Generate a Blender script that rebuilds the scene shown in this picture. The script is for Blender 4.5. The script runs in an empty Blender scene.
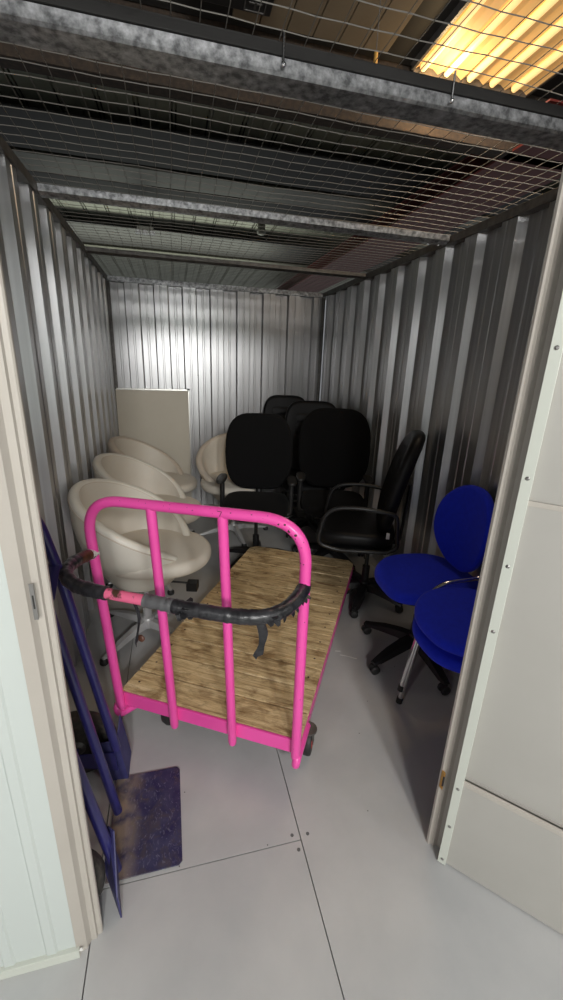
import bpy, bmesh, math, random
from mathutils import Vector, Matrix
random.seed(7)
PI = math.pi
C = bpy.context.scene.collection
H, W, D = 2.30, 2.16, 3.78

# ------------------------------------------------------------ materials
def nt(m):
    m.use_nodes = True
    return m.node_tree, m.node_tree.nodes['Principled BSDF']

def mat(name, col, rough=.5, metal=0., noise=None, scale=(1, 1, 1), bump=0., coat=0., spec=None, sheen=0., emit=None):
    """noise=(second colour, noise scale, lo, hi)"""
    m = bpy.data.materials.new(name); t, b = nt(m)
    b.inputs['Base Color'].default_value = (*col, 1)
    b.inputs['Roughness'].default_value = rough
    b.inputs['Metallic'].default_value = metal
    b.inputs['Coat Weight'].default_value = coat
    b.inputs['Sheen Weight'].default_value = sheen
    if spec is not None: b.inputs['Specular IOR Level'].default_value = spec
    if emit:
        b.inputs['Emission Color'].default_value = (*emit[0], 1); b.inputs['Emission Strength'].default_value = emit[1]
    if noise or bump:
        tc = t.nodes.new('ShaderNodeTexCoord'); mp = t.nodes.new('ShaderNodeMapping')
        mp.inputs['Scale'].default_value = scale
        t.links.new(tc.outputs['Object'], mp.inputs['Vector'])
        n = t.nodes.new('ShaderNodeTexNoise'); n.inputs['Scale'].default_value = noise[1] if noise else 60
        n.inputs['Detail'].default_value = 6; n.inputs['Roughness'].default_value = .6
        t.links.new(mp.outputs[0], n.inputs['Vector'])
        if noise:
            r = t.nodes.new('ShaderNodeValToRGB')
            r.color_ramp.elements[0].position = noise[2]; r.color_ramp.elements[1].position = noise[3]
            r.color_ramp.elements[0].color = (*col, 1); r.color_ramp.elements[1].color = (*noise[0], 1)
            t.links.new(n.outputs['Fac'], r.inputs['Fac']); t.links.new(r.outputs[0], b.inputs['Base Color'])
        if bump:
            bp = t.nodes.new('ShaderNodeBump'); bp.inputs['Strength'].default_value = bump; bp.inputs['Distance'].default_value = .004
            t.links.new(n.outputs['Fac'], bp.inputs['Height']); t.links.new(bp.outputs[0], b.inputs['Normal'])
    return m

def wood_mat():
    m = bpy.data.materials.new('worn_wood'); t, b = nt(m)
    b.inputs['Roughness'].default_value = .75
    tc = t.nodes.new('ShaderNodeTexCoord')
    def noise(sc, s, det=8, dist=0.):
        mp = t.nodes.new('ShaderNodeMapping'); mp.inputs['Scale'].default_value = sc
        t.links.new(tc.outputs['Object'], mp.inputs['Vector'])
        n = t.nodes.new('ShaderNodeTexNoise'); n.inputs['Scale'].default_value = s
        n.inputs['Detail'].default_value = det; n.inputs['Roughness'].default_value = .65; n.inputs['Distortion'].default_value = dist
        t.links.new(mp.outputs[0], n.inputs['Vector']); return n
    def ramp(n, els):
        r = t.nodes.new('ShaderNodeValToRGB'); cr = r.color_ramp
        cr.elements[0].position, cr.elements[0].color = els[0][0], (*els[0][1], 1)
        cr.elements[1].position, cr.elements[1].color = els[-1][0], (*els[-1][1], 1)
        for p_, c_ in els[1:-1]:
            e = cr.elements.new(p_); e.color = (*c_, 1)
        t.links.new(n.outputs['Fac'], r.inputs['Fac']); return r
    g = ramp(noise((.55, 9, 1), 7, 10, .8), [(.28, (.19, .11, .045)), (.40, (.50, .345, .175)), (.52, (.68, .51, .28)), (.72, (.86, .70, .44))])
    s = ramp(noise((1.6, 3.2, 1), 5, 10, .5), [(.36, (.34, .24, .15)), (.50, (1, 1, 1)), (.9, (1.2, 1.2, 1.15))])
    f = ramp(noise((3, 60, 1), 9, 3), [(.33, (.55, .48, .42)), (.5, (1, 1, 1)), (.9, (1.1, 1.1, 1.1))])
    def mul(a, c, k):
        x = t.nodes.new('ShaderNodeMix'); x.data_type = 'RGBA'; x.blend_type = 'MULTIPLY'; x.inputs[0].default_value = k
        t.links.new(a, x.inputs[6]); t.links.new(c, x.inputs[7]); return x.outputs[2]
    o = mul(mul(g.outputs[0], s.outputs[0], .75), f.outputs[0], .8)
    t.links.new(o, b.inputs['Base Color'])
    return m

def galv_mat(name, col, col2, rough, scale, metal=.9, ns=3):
    m = mat(name, col, rough, metal, noise=(col2, ns, .35, .7), scale=scale)
    return m

M = dict(
    wall=galv_mat('galvanised_sheet', (.50, .50, .51), (.62, .62, .63), .35, (14, 14, .25), metal=.87),
    galv=galv_mat('galvanised_steel', (.17, .175, .18), (.66, .67, .69), .42, (1, 1, 1), metal=.75, ns=45),
    dull=mat('dull_steel', (.10, .095, .09), .5, .6, noise=((.19, .18, .17), 20, .3, .7)),
    wire=mat('wire_steel', (.22, .21, .19), .5, .4),
    floor=mat('painted_floor', (.445, .45, .45), .42, 0, noise=((.51, .51, .505), 3.5, .35, .68), bump=.04),
    joint=mat('floor_gap', (.12, .12, .12), .9),
    white=mat('white_coated_panel', (.54, .58, .555), .38, 0),
    beige=mat('beige_frame', (.43, .395, .35), .42, 0, noise=((.47, .435, .39), 4, .3, .7)),
    door=mat('door_panel', (.38, .365, .335), .42, 0, noise=((.41, .395, .365), 3, .3, .7)),
    strip=mat('pale_strip', (.56, .58, .52), .35),
    rivet=mat('rivet', (.30, .29, .28), .35, .8),
    pink=mat('pink_paint', (.86, .080, .385), .33, 0, noise=((.90, .095, .43), 5, .3, .7), coat=.2),
    pinkworn=mat('chipped_pink', (.84, .16, .30), .5, 0, noise=((.07, .035, .02), 26, .52, .60), coat=.1),
    chip=mat('chipped_paint', (.06, .03, .025), .7),
    wood=wood_mat(),
    tape=mat('black_tape', (.014, .014, .016), .30, 0, noise=((.045, .045, .05), 30, .4, .7), bump=.9),
    greytape=mat('grey_tape', (.11, .11, .115), .35, 0, noise=((.03, .03, .03), 25, .5, .65), bump=.8),
    rust=mat('brown_sleeve', (.11, .040, .022), .45, 0, noise=((.05, .02, .012), 30, .4, .6)),
    label=mat('scuffed_label', (.62, .60, .58), .6, 0, noise=((.16, .12, .10), 60, .55, .62)),
    rubber=mat('black_rubber', (.018, .018, .018), .55),
    tyre=mat('worn_tyre', (.025, .023, .021), .75, 0, noise=((.07, .06, .05), 35, .45, .7), bump=.8),
    redhub=mat('red_hub', (.45, .03, .03), .4),
    navy=mat('navy_paint', (.018, .017, .105), .30, 0, noise=((.028, .026, .135), 6, .3, .7), coat=.3),
    navyplate=mat('navy_plate', (.030, .029, .115), .5, 0, noise=((.05, .05, .15), 22, .4, .7)),
    plastic=mat('black_plastic', (.013, .013, .014), .38),
    fabric=mat('black_fabric', (.0055, .0055, .006), .92, 0, sheen=.02, bump=.15, spec=.15),
    vinyl=mat('black_leather', (.006, .006, .007), .45, 0, bump=.12, spec=.25),
    softvinyl=mat('matt_black_leather', (.007, .007, .008), .5, 0, bump=.12, spec=.16),
    cream=mat('cream_leather', (.74, .71, .63), .42, 0, noise=((.80, .775, .70), 5, .3, .75), bump=.10),
    creamdirty=mat('grubby_leather', (.58, .50, .41), .5, 0, noise=((.66, .59, .50), 5, .3, .75), bump=.10),
    creamlite=mat('cream_inside', (.72, .675, .595), .5, 0, noise=((.66, .605, .52), 4, .35, .8), bump=.10),
    seam=mat('seam', (.25, .22, .18), .8),
    silver=mat('silver_paint', (.62, .62, .625), .35, .3),
    chrome=mat('chrome', (.75, .75, .76), .12, 1.),
    blue=mat('blue_fabric', (.010, .026, .60), .85, 0, noise=((.013, .034, .70), 40, .3, .7), sheen=.08, bump=.1, spec=.2),
    board=mat('beige_board', (.64, .59, .49), .55, 0, noise=((.68, .63, .53), 2.5, .3, .7)),
    alu=mat('aluminium', (.62, .61, .58), .3, .9),
    deck=mat('olive_decking', (.21, .215, .165), .6, .1, noise=((.29, .295, .23), 2.5, .3, .7)),
    dark=mat('dark_steelwork', (.022, .021, .020), .7),
    tile=mat('tan_ceiling_panel', (.22, .17, .11), .7, 0, noise=((.27, .21, .14), 3, .3, .7)),
    brown=mat('rusty_brown_steel', (.022, .014, .009), .85, 0, noise=((.05, .031, .018), 40, .4, .7)),
    red=mat('red_oxide_beam', (.10, .013, .010), .6),
    purlin=mat('grey_purlin', (.17, .17, .14), .55, .2),
    gold=mat('warm_reflector', (.74, .53, .24), .35, .75),
    tube=mat('glowing_tube', (1, .8, .5), .5, emit=((1.0, .62, .22), .68)),
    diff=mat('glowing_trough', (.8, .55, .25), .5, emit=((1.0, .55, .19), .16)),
    brass=mat('brass', (.6, .33, .08), .4, .6),
    paper=mat('white_tag', (.75, .75, .72), .6),
    dirt=mat('dried_dirt', (.27, .215, .16), .9, 0),
    lamp=mat('corridor_tube', (1, 1, 1), .5, emit=((1, .97, .92), 14)),
)
def scratch_mat():
    m = bpy.data.materials.new('scratched_navy_plate'); t, b = nt(m)
    b.inputs['Roughness'].default_value = .38; b.inputs['Metallic'].default_value = .1
    tc = t.nodes.new('ShaderNodeTexCoord')
    def nz(sc, s, lo, hi, dist=0.):
        mp = t.nodes.new('ShaderNodeMapping'); mp.inputs['Scale'].default_value = sc; t.links.new(tc.outputs['Object'], mp.inputs['Vector'])
        n = t.nodes.new('ShaderNodeTexNoise'); n.inputs['Scale'].default_value = s; n.inputs['Detail'].default_value = 8; n.inputs['Distortion'].default_value = dist
        t.links.new(mp.outputs[0], n.inputs['Vector'])
        r = t.nodes.new('ShaderNodeMapRange'); r.inputs[1].default_value = lo; r.inputs[2].default_value = hi
        t.links.new(n.outputs['Fac'], r.inputs[0]); return r.outputs[0]
    def mix(a, col, fac):
        x = t.nodes.new('ShaderNodeMix'); x.data_type = 'RGBA'
        t.links.new(fac, x.inputs[0]); x.inputs[7].default_value = (*col, 1)
        if isinstance(a, tuple): x.inputs[6].default_value = (*a, 1)
        else: t.links.new(a, x.inputs[6])
        return x.outputs[2]
    c = mix((.024, .023, .085), (.060, .060, .125), nz((1, 1, 1), 18, .35, .62))
    c = mix(c, (.085, .07, .07), nz((1, 1, 1), 22, .48, .75, 1.0))
    c = mix(c, (.24, .24, .31), nz((1, .5, 1), 48, .57, .80, 3.5))
    # dirt packed near the rails: worn brown band along the plate's root
    sx = t.nodes.new('ShaderNodeSeparateXYZ'); t.links.new(tc.outputs['Object'], sx.inputs[0])
    mr = t.nodes.new('ShaderNodeMapRange'); mr.inputs[1].default_value = .10; mr.inputs[2].default_value = .03
    t.links.new(sx.outputs[0], mr.inputs[0])
    mu = t.nodes.new('ShaderNodeMath'); mu.operation = 'MULTIPLY'
    t.links.new(mr.outputs[0], mu.inputs[0]); t.links.new(nz((1, 1, 1), 16, .34, .56), mu.inputs[1])
    c = mix(c, (.30, .24, .185), mu.outputs[0])
    t.links.new(c, b.inputs['Base Color'])
    return m
M['scratch'] = scratch_mat()

# ------------------------------------------------------------ mesh helpers
def NB(): return bmesh.new()

def link(name, bm, m, parent=None, smooth=False, loc=None, rot=None):
    me = bpy.data.meshes.new(name)
    bmesh.ops.recalc_face_normals(bm, faces=bm.faces)
    bm.to_mesh(me); bm.free()
    ms = m if isinstance(m, (list, tuple)) else [m]
    for x in ms: me.materials.append(x)
    if smooth:
        for p in me.polygons: p.use_smooth = True
        try: me.set_sharp_from_angle(angle=math.radians(50))
        except Exception: pass
    o = bpy.data.objects.new(name, me); C.objects.link(o)
    if parent: o.parent = parent
    if loc: o.location = loc
    if rot: o.rotation_euler = rot
    return o

def tag(o, label, cat, group=None, kind=None):
    if label: o['label'] = label
    if cat: o['category'] = cat
    if group: o['group'] = group
    if kind: o['kind'] = kind
    return o

def thing(name, label, cat, loc=(0, 0, 0), rz=0, group=None):
    o = bpy.data.objects.new(name, None); C.objects.link(o)
    o.location = loc; o.rotation_euler = (0, 0, rz); o.empty_display_size = .1
    return tag(o, label, cat, group)

def struct(name, bm, m, label=None, smooth=False):
    o = link(name, bm, m, smooth=smooth); o['kind'] = 'structure'
    return o

def copy_tree(o, parent=None):
    c = o.copy(); C.objects.link(c); c.parent = parent
    for ch in list(o.children): copy_tree(ch, c)
    return c

def box(bm, x0, x1, y0, y1, z0, z1, bev=0., mi=0, M4=None):
    vs = [bm.verts.new((x, y, z)) for z in (z0, z1) for y in (y0, y1) for x in (x0, x1)]
    fs = [bm.faces.new([vs[i] for i in f]) for f in ((0, 2, 3, 1), (4, 5, 7, 6), (0, 1, 5, 4), (2, 6, 7, 3), (0, 4, 6, 2), (1, 3, 7, 5))]
    for f in fs: f.material_index = mi
    if bev:
        es = list({e for f in fs for e in f.edges})
        r = bmesh.ops.bevel(bm, geom=es, offset=bev, segments=2, affect='EDGES', profile=.6)
        vs = list({v for f in r['faces'] for v in f.verts} | {v for v in vs if v.is_valid})
    if M4 is not None: bmesh.ops.transform(bm, matrix=M4, verts=[v for v in vs if v.is_valid])
    return bm

def fillet(pts, r=.04, n=6):
    """round the inner corners of a polyline; r may be a list"""
    P = [Vector(p) for p in pts]; out = [P[0]]
    for i in range(1, len(P) - 1):
        a, b, c = P[i - 1], P[i], P[i + 1]
        ri = r[i - 1] if isinstance(r, (list, tuple)) else r
        u, v = (a - b), (c - b)
        k = min(ri, u.length * .49, v.length * .49)
        s, e = b + u.normalized() * k, b + v.normalized() * k
        for j in range(n + 1):
            t = j / n; out.append(s * (1 - t) ** 2 + b * 2 * t * (1 - t) + e * t ** 2)
    out.append(P[-1]); return out

def tube(bm, pts, r, seg=12, cap=True, flat=1., mi=0, closed=False):
    P = [Vector(p) for p in pts]; n = len(P)
    T = []
    for i in range(n):
        if closed: d = P[(i + 1) % n] - P[i - 1]
        else: d = P[min(i + 1, n - 1)] - P[max(i - 1, 0)]
        T.append(d.normalized())
    up = Vector((0, 0, 1)) if abs(T[0].z) < .9 else Vector((0, 1, 0))
    N = (up - T[0] * up.dot(T[0])).normalized(); rings = []
    for i in range(n):
        N = (N - T[i] * N.dot(T[i])).normalized(); B = T[i].cross(N)
        ri = r[i] if isinstance(r, (list, tuple)) else r
        rings.append([bm.verts.new(P[i] + N * math.cos(a) * ri * flat + B * math.sin(a) * ri) for a in [2 * PI * k / seg for k in range(seg)]])
    m_ = n if closed else n - 1
    for i in range(m_):
        A, Bq = rings[i], rings[(i + 1) % n]
        for k in range(seg):
            f = bm.faces.new((A[k], A[(k + 1) % seg], Bq[(k + 1) % seg], Bq[k])); f.material_index = mi
    if cap and not closed:
        for rg in (rings[0], rings[-1]):
            f = bm.faces.new(rg); f.material_index = mi
    return bm

def cyl(bm, a, b, r, seg=16, r2=None, mi=0):
    return tube(bm, [a, b], [r, r2 if r2 is not None else r], seg, mi=mi)

def lathe(bm, prof, seg=28, c=(0, 0, 0), axis='z', mi=0):
    rings = []
    for r, z in prof:
        ring = []
        for k in range(seg):
            a = 2 * PI * k / seg; x, y = r * math.cos(a), r * math.sin(a)
            q = (x, y, z) if axis == 'z' else ((z, x, y) if axis == 'x' else (x, z, y))
            ring.append(bm.verts.new((q[0] + c[0], q[1] + c[1], q[2] + c[2])))
        rings.append(ring)
    for A, B in zip(rings, rings[1:]):
        for k in range(seg):
            f = bm.faces.new((A[k], A[(k + 1) % seg], B[(k + 1) % seg], B[k])); f.material_index = mi
    for rg in (rings[0], rings[-1]):
        f = bm.faces.new(rg); f.material_index = mi
    return bm

def plate(bm, pts, th, nrm=None, mi=0):
    """polygon extruded by th along its normal"""
    P = [Vector(p) for p in pts]
    n = Vector(nrm).normalized() if nrm else (P[1] - P[0]).cross(P[2] - P[0]).normalized()
    a = [bm.verts.new(p) for p in P]; b = [bm.verts.new(p + n * th) for p in P]
    fs = [bm.faces.new(a), bm.faces.new(b[::-1])]
    for i in range(len(P)):
        j = (i + 1) % len(P); fs.append(bm.faces.new((a[i], b[i], b[j], a[j])))
    for f in fs: f.material_index = mi
    return bm

def outline(w, d, n=56, p=3.2, fn=None):
    """superellipse outline; fn(x,y)->(x,y) reshapes it"""
    out = []
    for k in range(n):
        a = 2 * PI * k / n; c, s = math.cos(a), math.sin(a)
        x = w / 2 * math.copysign(abs(c) ** (2 / p), c); y = d / 2 * math.copysign(abs(s) ** (2 / p), s)
        out.append(fn(x, y) if fn else (x, y))
    return out

def cushion(bm, ol, th, er, crown_top=.012, crown_bot=.0, warp=None, lay=5, rings=5, mi=0):
    """upholstered pad in XY, z from 0 to th, rounded edge er, crowned faces; warp maps the points"""
    cx = sum(p[0] for p in ol) / len(ol); cy = sum(p[1] for p in ol) / len(ol)
    R_ = max(math.hypot(p[0] - cx, p[1] - cy) for p in ol)
    def ring(inset, z):
        k = 1 - inset / R_
        q = []
        for x, y in ol:
            d = math.hypot(x - cx, y - cy); kk = 1 - inset / d if inset < d * .45 else k * 1.
            kk = 1 - inset / max(d, 1e-6) if inset <= er else None
            if kk is None: kk = 1
            q.append((cx + (x - cx) * kk, cy + (y - cy) * kk, z))
        return q
    R = []
    def scaled(s, z):
        base = ring(er, 0); return [(cx + (x - cx) * s, cy + (y - cy) * s, z) for x, y, _ in base]
    for j in range(rings, 0, -1):
        s = j / rings
        R.append(scaled(1 - s * .999 if s < 1 else .02, -crown_bot * (1 - (1 - s) ** 2)) if False else scaled(max(1 - s, .03), -crown_bot * (1 - (1 - s) ** 2)))
    for j in range(lay + 1):
        a = PI / 2 * j / lay; R.append(ring(er * (1 - math.sin(a)), er * (1 - math.cos(a))))
    for j in range(lay, -1, -1):
        a = PI / 2 * j / lay; R.append(ring(er * (1 - math.sin(a)), th - er * (1 - math.cos(a))))
    for j in range(1, rings + 1):
        s = 1 - j / rings; R.append(scaled(max(s, .03), th + crown_top * (1 - s ** 2)))
    V = [[bm.verts.new(warp(*p) if warp else p) for p in r] for r in R]; n = len(ol)
    for A, B in zip(V, V[1:]):
        for k in range(n):
            f = bm.faces.new((A[k], A[(k + 1) % n], B[(k + 1) % n], B[k])); f.material_index = mi
    for rg in (V[0], V[-1]):
        f = bm.faces.new(rg); f.material_index = mi
    return bm

def sphere(bm, c, r, sc=(1, 1, 1), seg=12):
    Mx = Matrix.Translation(c) @ Matrix.Diagonal((r * sc[0], r * sc[1], r * sc[2], 1))
    bmesh.ops.create_uvsphere(bm, u_segments=seg, v_segments=seg // 2 + 2, radius=1, matrix=Mx); return bm

# ------------------------------------------------------------ the unit
def profile(L, per=.272, pan=.124, sl=.012, dep=.040, off=0.):
    """(distance along the wall, depth) points of the trapezoid sheet profile with two shallow ribs in each pan"""
    pts = [(0, 0)]; u = -off
    while u < L:
        seq = [(0, 0), (pan * .38, 0), (pan * .42, .003), (pan * .54, .003), (pan * .58, 0), (pan, 0), (pan + sl, dep),
               (pan + sl + .050, dep), (pan + sl + .054, dep - .003), (pan + sl + .068, dep - .003), (pan + sl + .072, dep), (per - sl, dep)]
        for a, d in seq:
            if 0 < u + a < L: pts.append((u + a, d))
        u += per
    pts.append((L, pts[-1][1]))
    return pts

def corrugated(fn, L, z0, z1, th=.002, **k):
    bm = NB(); P = profile(L, **k); prev = None
    for u, d in P:
        cur = [bm.verts.new(fn(u, d, z)) for z in (z0, z1)]
        if prev: bm.faces.new((prev[0], cur[0], cur[1], prev[1]))
        prev = cur
    g = bmesh.ops.extrude_face_region(bm, geom=list(bm.faces))
    vs = [e for e in g['geom'] if isinstance(e, bmesh.types.BMVert)]
    o, u_ = Vector(fn(0, 0, 0)), Vector(fn(0, -1, 0))
    bmesh.ops.translate(bm, verts=vs, vec=(u_ - o) * th)
    return bm

struct('wall_left', corrugated(lambda u, d, z: (d - .040, u, z), D, 0, H, off=.04, per=.275, sl=.014), M['wall'])
struct('wall_right', corrugated(lambda u, d, z: (W + .040 - d, u, z), D, 0, H, off=.19, per=.279, sl=.026), M['wall'])
struct('wall_back', corrugated(lambda u, d, z: (u, D + .040 - d, z), W, 0, H, off=.252, per=.271), M['wall'])
# channel capping each wall, and corner angles
bm = NB(); box(bm, -.045, .012, .02, D + .04, H - .03, H + .012, .002); struct('trim_1', bm, M['dull'])
bm = NB(); box(bm, W - .012, W + .045, .02, D + .04, H - .03, H + .012, .002); struct('trim_2', bm, M['dull'])
bm = NB(); box(bm, .012, W - .012, D - .012, D + .045, H - .035, H + .012, .002); struct('trim_3', bm, M['galv'])
for i, (x0, x1) in enumerate([(0.0, .028), (W - .028, W)]):
    bm = NB(); box(bm, x0, x1, D - .03, D - .026, 0, H - .036); box(bm, x0 if i == 0 else x1 - .003, x0 + .003 if i == 0 else x1, D - .06, D - .03, 0, H - .036)
    struct('trim_%d' % (4 + i), bm, M['dull'])

# floor: painted boards with hairline joints and screws
bm = NB()
box(bm, -3, 6, -9.2, 6, -.03, -.012, mi=1)
g = .0018
xs = [(-3, -1.0), (-1.0, .2726), (.2726, .9319), (.9319, 2.132), (2.132, 3.33), (3.33, 6)]
for x0, x1 in xs:
    if x1 <= .2726 + 1e-6: ys = [(-9.2, .1063), (.1063, 6)]
    elif x1 <= .94: ys = [(-9.2, .1063), (.1063, 6)]
    else: ys = [(-9.2, -.9), (-.9, 6)]
    for y0, y1 in ys:
        gx0 = 0 if (abs(x0 - .2726) < 1e-6 and y0 > 0) else g
        box(bm, x0 + g, x1 - g, y0 + g, y1 - g, -.014, 0)
for x, y in [(.905, .127), (.96, .12), (.915, .078), (.905, 1.3), (.96, 1.3), (.905, -.6)]:
    lathe(bm, [(.006, 0), (.006, .0008), (.002, .0008)], 10, (x, y, 0), mi=1)
random.seed(5)
for k in range(16):   # specks of grit
    x, y = random.uniform(.5, 2.0), random.uniform(-.1, .9)
    lathe(bm, [(.0022, 0), (.0022, .001), (.001, .0015)], 6, (x, y, 0), mi=1)
o = struct('floor', bm, [M['floor'], M['joint']])
# scrapes in the paint between the trolley and the blue chairs
for k, (x, y, a, L) in enumerate([(1.46, .98, .5, .07), (1.49, .96, .6, .05), (1.43, 1.03, .3, .03)]):
    bm = NB(); box(bm, -L / 2, L / 2, -.003, .003, 0, .0008)
    s = link('paint_scrape', bm, M['paper'], loc=(x, y, .0002), rot=(0, 0, -a)); s.parent = o

# corridor side: white ribbed front panel left of the doorway, frames, header
def ribbed_front(x0, x1, z0, z1):
    bm = NB(); x = x0; prev = None; pts = []
    while x < x1:
        for a, d in ((0, 0), (.022, 0), (.027, -.004), (.047, -.004), (.052, 0), (.102, 0)):
            if x + a < x1: pts.append((x + a, d))
        x += .102
    pts.append((x1, 0))
    for px, d in pts:
        cur = [bm.verts.new((px, -.036 + d, z)) for z in (z0, z1)]
        if prev: bm.faces.new((prev[0], cur[0], cur[1], prev[1]))
        prev = cur
    g_ = bmesh.ops.extrude_face_region(bm, geom=list(bm.faces))
    bmesh.ops.translate(bm, verts=[e for e in g_['geom'] if isinstance(e, bmesh.types.BMVert)], vec=(0, .02, 0))
    return bm
struct('wall_front', ribbed_front(-2.2, .246, .03, H), M['white'])
struct('wall_front_right', ribbed_front(1.46, 4.2, .03, H), M['white'])
bm = NB(); box(bm, -2.2, .252, -.048, -.018, 0, .032, .002); struct('baseboard_left', bm, M['strip'])
bm = NB(); box(bm, 1.46, 4.2, -.048, -.018, 0, .032, .002); struct('baseboard_right', bm, M['strip'])
def jamb(sx, x_in, name):
    """folded steel door jamb; sx=-1 for the left one, profile runs away from the opening"""
    pr = [(0, .006), (0, -.002), (.003, -.005), (.012, -.006), (.014, -.014), (.028, -.015), (.036, -.030), (.060, -.040), (.060, .006)]
    bm = NB()
    a = [bm.verts.new((x_in + sx * u, v, 0)) for u, v in pr]; b = [bm.verts.new((x_in + sx * u, v, 2.22)) for u, v in pr]
    bm.faces.new(a); bm.faces.new(b[::-1])
    for i in range(len(pr)):
        j = (i + 1) % len(pr); bm.faces.new((a[i], b[i], b[j], a[j]))
    return struct(name, bm, M['beige'])
jl = jamb(-1, .304, 'trim_6'); jr = jamb(1, 1.360, 'trim_7')
bm = NB(); box(bm, .244, 1.42, -.036, .004, 2.22, H, .002); struct('trim_8', bm, M['beige'])
# strike plate on the left jamb, with its slot
bm = NB(); box(bm, .279, .287, -.0405, -.0385, 1.07, 1.15); 
box(bm, .2815, .2845, -.0412, -.0404, 1.095, 1.125, mi=1)
sp = link('strike_plate', bm, [M['rivet'], M['dark']], jl)
bm = NB(); lathe(bm, [(.005, 0), (.005, .003), (.003, .004)], 12, (.2565, -.0445, .026), axis='y'); link('rivet', bm, M['paper'], jl)
bm = NB(); box(bm, 1.3600, 1.364, -.0145, -.0005, .27, .34); box(bm, 1.3590, 1.3640, -.0150, -.0120, .285, .325, mi=1); link('keep_plate', bm, [M['brass'], M['dark']], jr)

# open door: pale hinge strip, lapped boards with ledges
ang = math.atan2(-.731, .682)
door = bpy.data.objects.new('door_1', None); C.objects.link(door); door.location = (1.366, -.060, .006); door.rotation_euler = (0, 0, ang); door['kind'] = 'structure'
DW = 1.02; DH = 2.15
bm = NB()
box(bm, .018, DW, .004, .032, 0, .372)
box(bm, .018, DW, .018, .032, .372, .925)
box(bm, .018, DW, .004, .032, .925, 1.275)
box(bm, .018, DW, .011, .032, 1.275, DH)
link('door_panel', bm, M['door'], door)
bm = NB(); box(bm, .018, DW, -.002, .011, .352, .372, .002); link('ledge', bm, M['beige'], door)
bm = NB(); box(bm, .018, DW, .002, .006, 1.262, 1.275, .001); link('ledge', bm, M['beige'], door)
bm = NB(); box(bm, -.004, .021, -.006, .034, 0, DH, .0015); link('hinge_strip', bm, M['strip'], door)
for z in (.022, .173, .336, .907, 1.10, 1.33, 1.62, 1.9):
    bm = NB(); lathe(bm, [(.0048, -.0062), (.0048, -.0078), (.0025, -.0092)], 12, (.009, 0, z), axis='y'); link('rivet', bm, M['rivet'], door)

# corridor: far side wall and its ceiling lights (behind the camera; they light the room)
bm = NB(); prev = None; x = -3.0
while x < 5.5:
    for a, d in ((0, 0), (.022, 0), (.027, .004), (.047, .004), (.052, 0)):
        cur = [bm.verts.new((x + a, -4.6 + d, z)) for z in (0, 2.5)]
        if prev: bm.faces.new((prev[0], cur[0], cur[1], prev[1]))
        prev = cur
    x += .102
struct('wall_corridor', bm, M['white'])

# ------------------------------------------------------------ wire mesh roof
bm = NB(); sp_ = .0635
def wire(pts, r=.00125):
    tube(bm, pts, r, 4, cap=False)
random.seed(3)
nx = int((W + .1) / sp_); ny = int((D + .75) / sp_)
y_start = -.60
def sag(x, y): return H + .014 + .003 * math.sin(x * 5.1 + y * 2.3) * math.sin(y * 3.1 + 1) + .0008 * math.sin(x * 17 + y * 5)
for i in range(-3, nx + 8):
    x = -.04 + i * sp_
    ye = D + .02
    ph = random.uniform(-.002, .002)
    if x < -.05 or x > W + .05: continue
    wire([(x + ph + .0025 * math.sin(y * 9 + i), y, sag(x, y)) for y in [y_start + k * .127 for k in range(int((ye - y_start) / .127) + 1)]])
for j in range(ny):
    y = y_start + j * sp_ + .03
    if y > D: break
    wire([(x, y + .003 * math.sin(x * 7 + j * .9) + .0012 * math.sin(x * 50), sag(x, y) + .0025) for x in [-.04 + k * .0635 for k in range(int((W + .08) / .0635) + 1)]], .0014)
tag(link('wire_mesh', bm, M['wire']), 'galvanised wire mesh sheet stretched flat over the top of the storage unit', 'wire mesh')

# roof bearers: folded galvanised channels across the unit
def bearer(y0, y1, x0, x1, z, label, cat='beam', mb='galv', edge=True, hh=.055, skew=0.):
    t = thing('roof_bearer', label, cat, (0, 0, 0), 0, 'bearers under the wire mesh')
    bm = NB(); w = y1 - y0
    # hat profile: upstand facing the door, ridge, and a back slope
    pr = [(y0, z + hh), (y0, z + .012), (y0 + w * .30, z), (y0 + w * .66, z + .002), (y0 + w * .74, z + .012), (y1, z + .014), (y1, z + hh)]
    a = [bm.verts.new((x0, p[0] + skew, p[1])) for p in pr]; b = [bm.verts.new((x1, p[0] - skew, p[1])) for p in pr]
    for i in range(len(pr) - 1):
        f = bm.faces.new((a[i], b[i], b[i + 1], a[i + 1]))
    bm.faces.new(a); bm.faces.new(b[::-1]); f = bm.faces.new((a[0], a[-1], b[-1], b[0]))
    link('channel', bm, M[mb], t)
    return t
b1 = thing('roof_bearer', 'thick mottled galvanised bearer nearest the doorway under the wire mesh', 'beam', (0, 0, 0), 0, 'bearers under the wire mesh')
bm = NB(); pr = [(.418, 2.284), (.418, 2.256), (.424, 2.250), (.500, 2.250), (.505, 2.256), (.505, 2.284)]
a = [bm.verts.new((0, y, z)) for y, z in pr]; b = [bm.verts.new((W, y, z)) for y, z in pr]
bm.faces.new(a); bm.faces.new(b[::-1])
for i in range(6): bm.faces.new((a[i], b[i], b[(i + 1) % 6], a[(i + 1) % 6]))
link('channel', bm, M['galv'], b1)
bm = NB(); box(bm, 0, W, .412, .470, 2.285, 2.311, .002); link('angle', bm, M['dark'], b1)
for x in (.86, 1.33):
    bm = NB(); cyl(bm, (x,   .408, H - .03), (x,   .408, H + .03), .0028, 8); sphere(bm, (x,   .408, H - .034), .0065); link('eye_bolt', bm, M['chrome'], b1)
b2 = bearer(1.575, 1.665, .0, W - .02, H - .030, 'thin galvanised bearer halfway along the unit under the wire mesh', hh=.04)
for x in (2.03, 2.10):
    bm = NB(); cyl(bm, (x, 1.62, H - .036), (x, 1.62, H - .02), .007, 8); link('bolt', bm, M['chrome'], b2)
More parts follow.
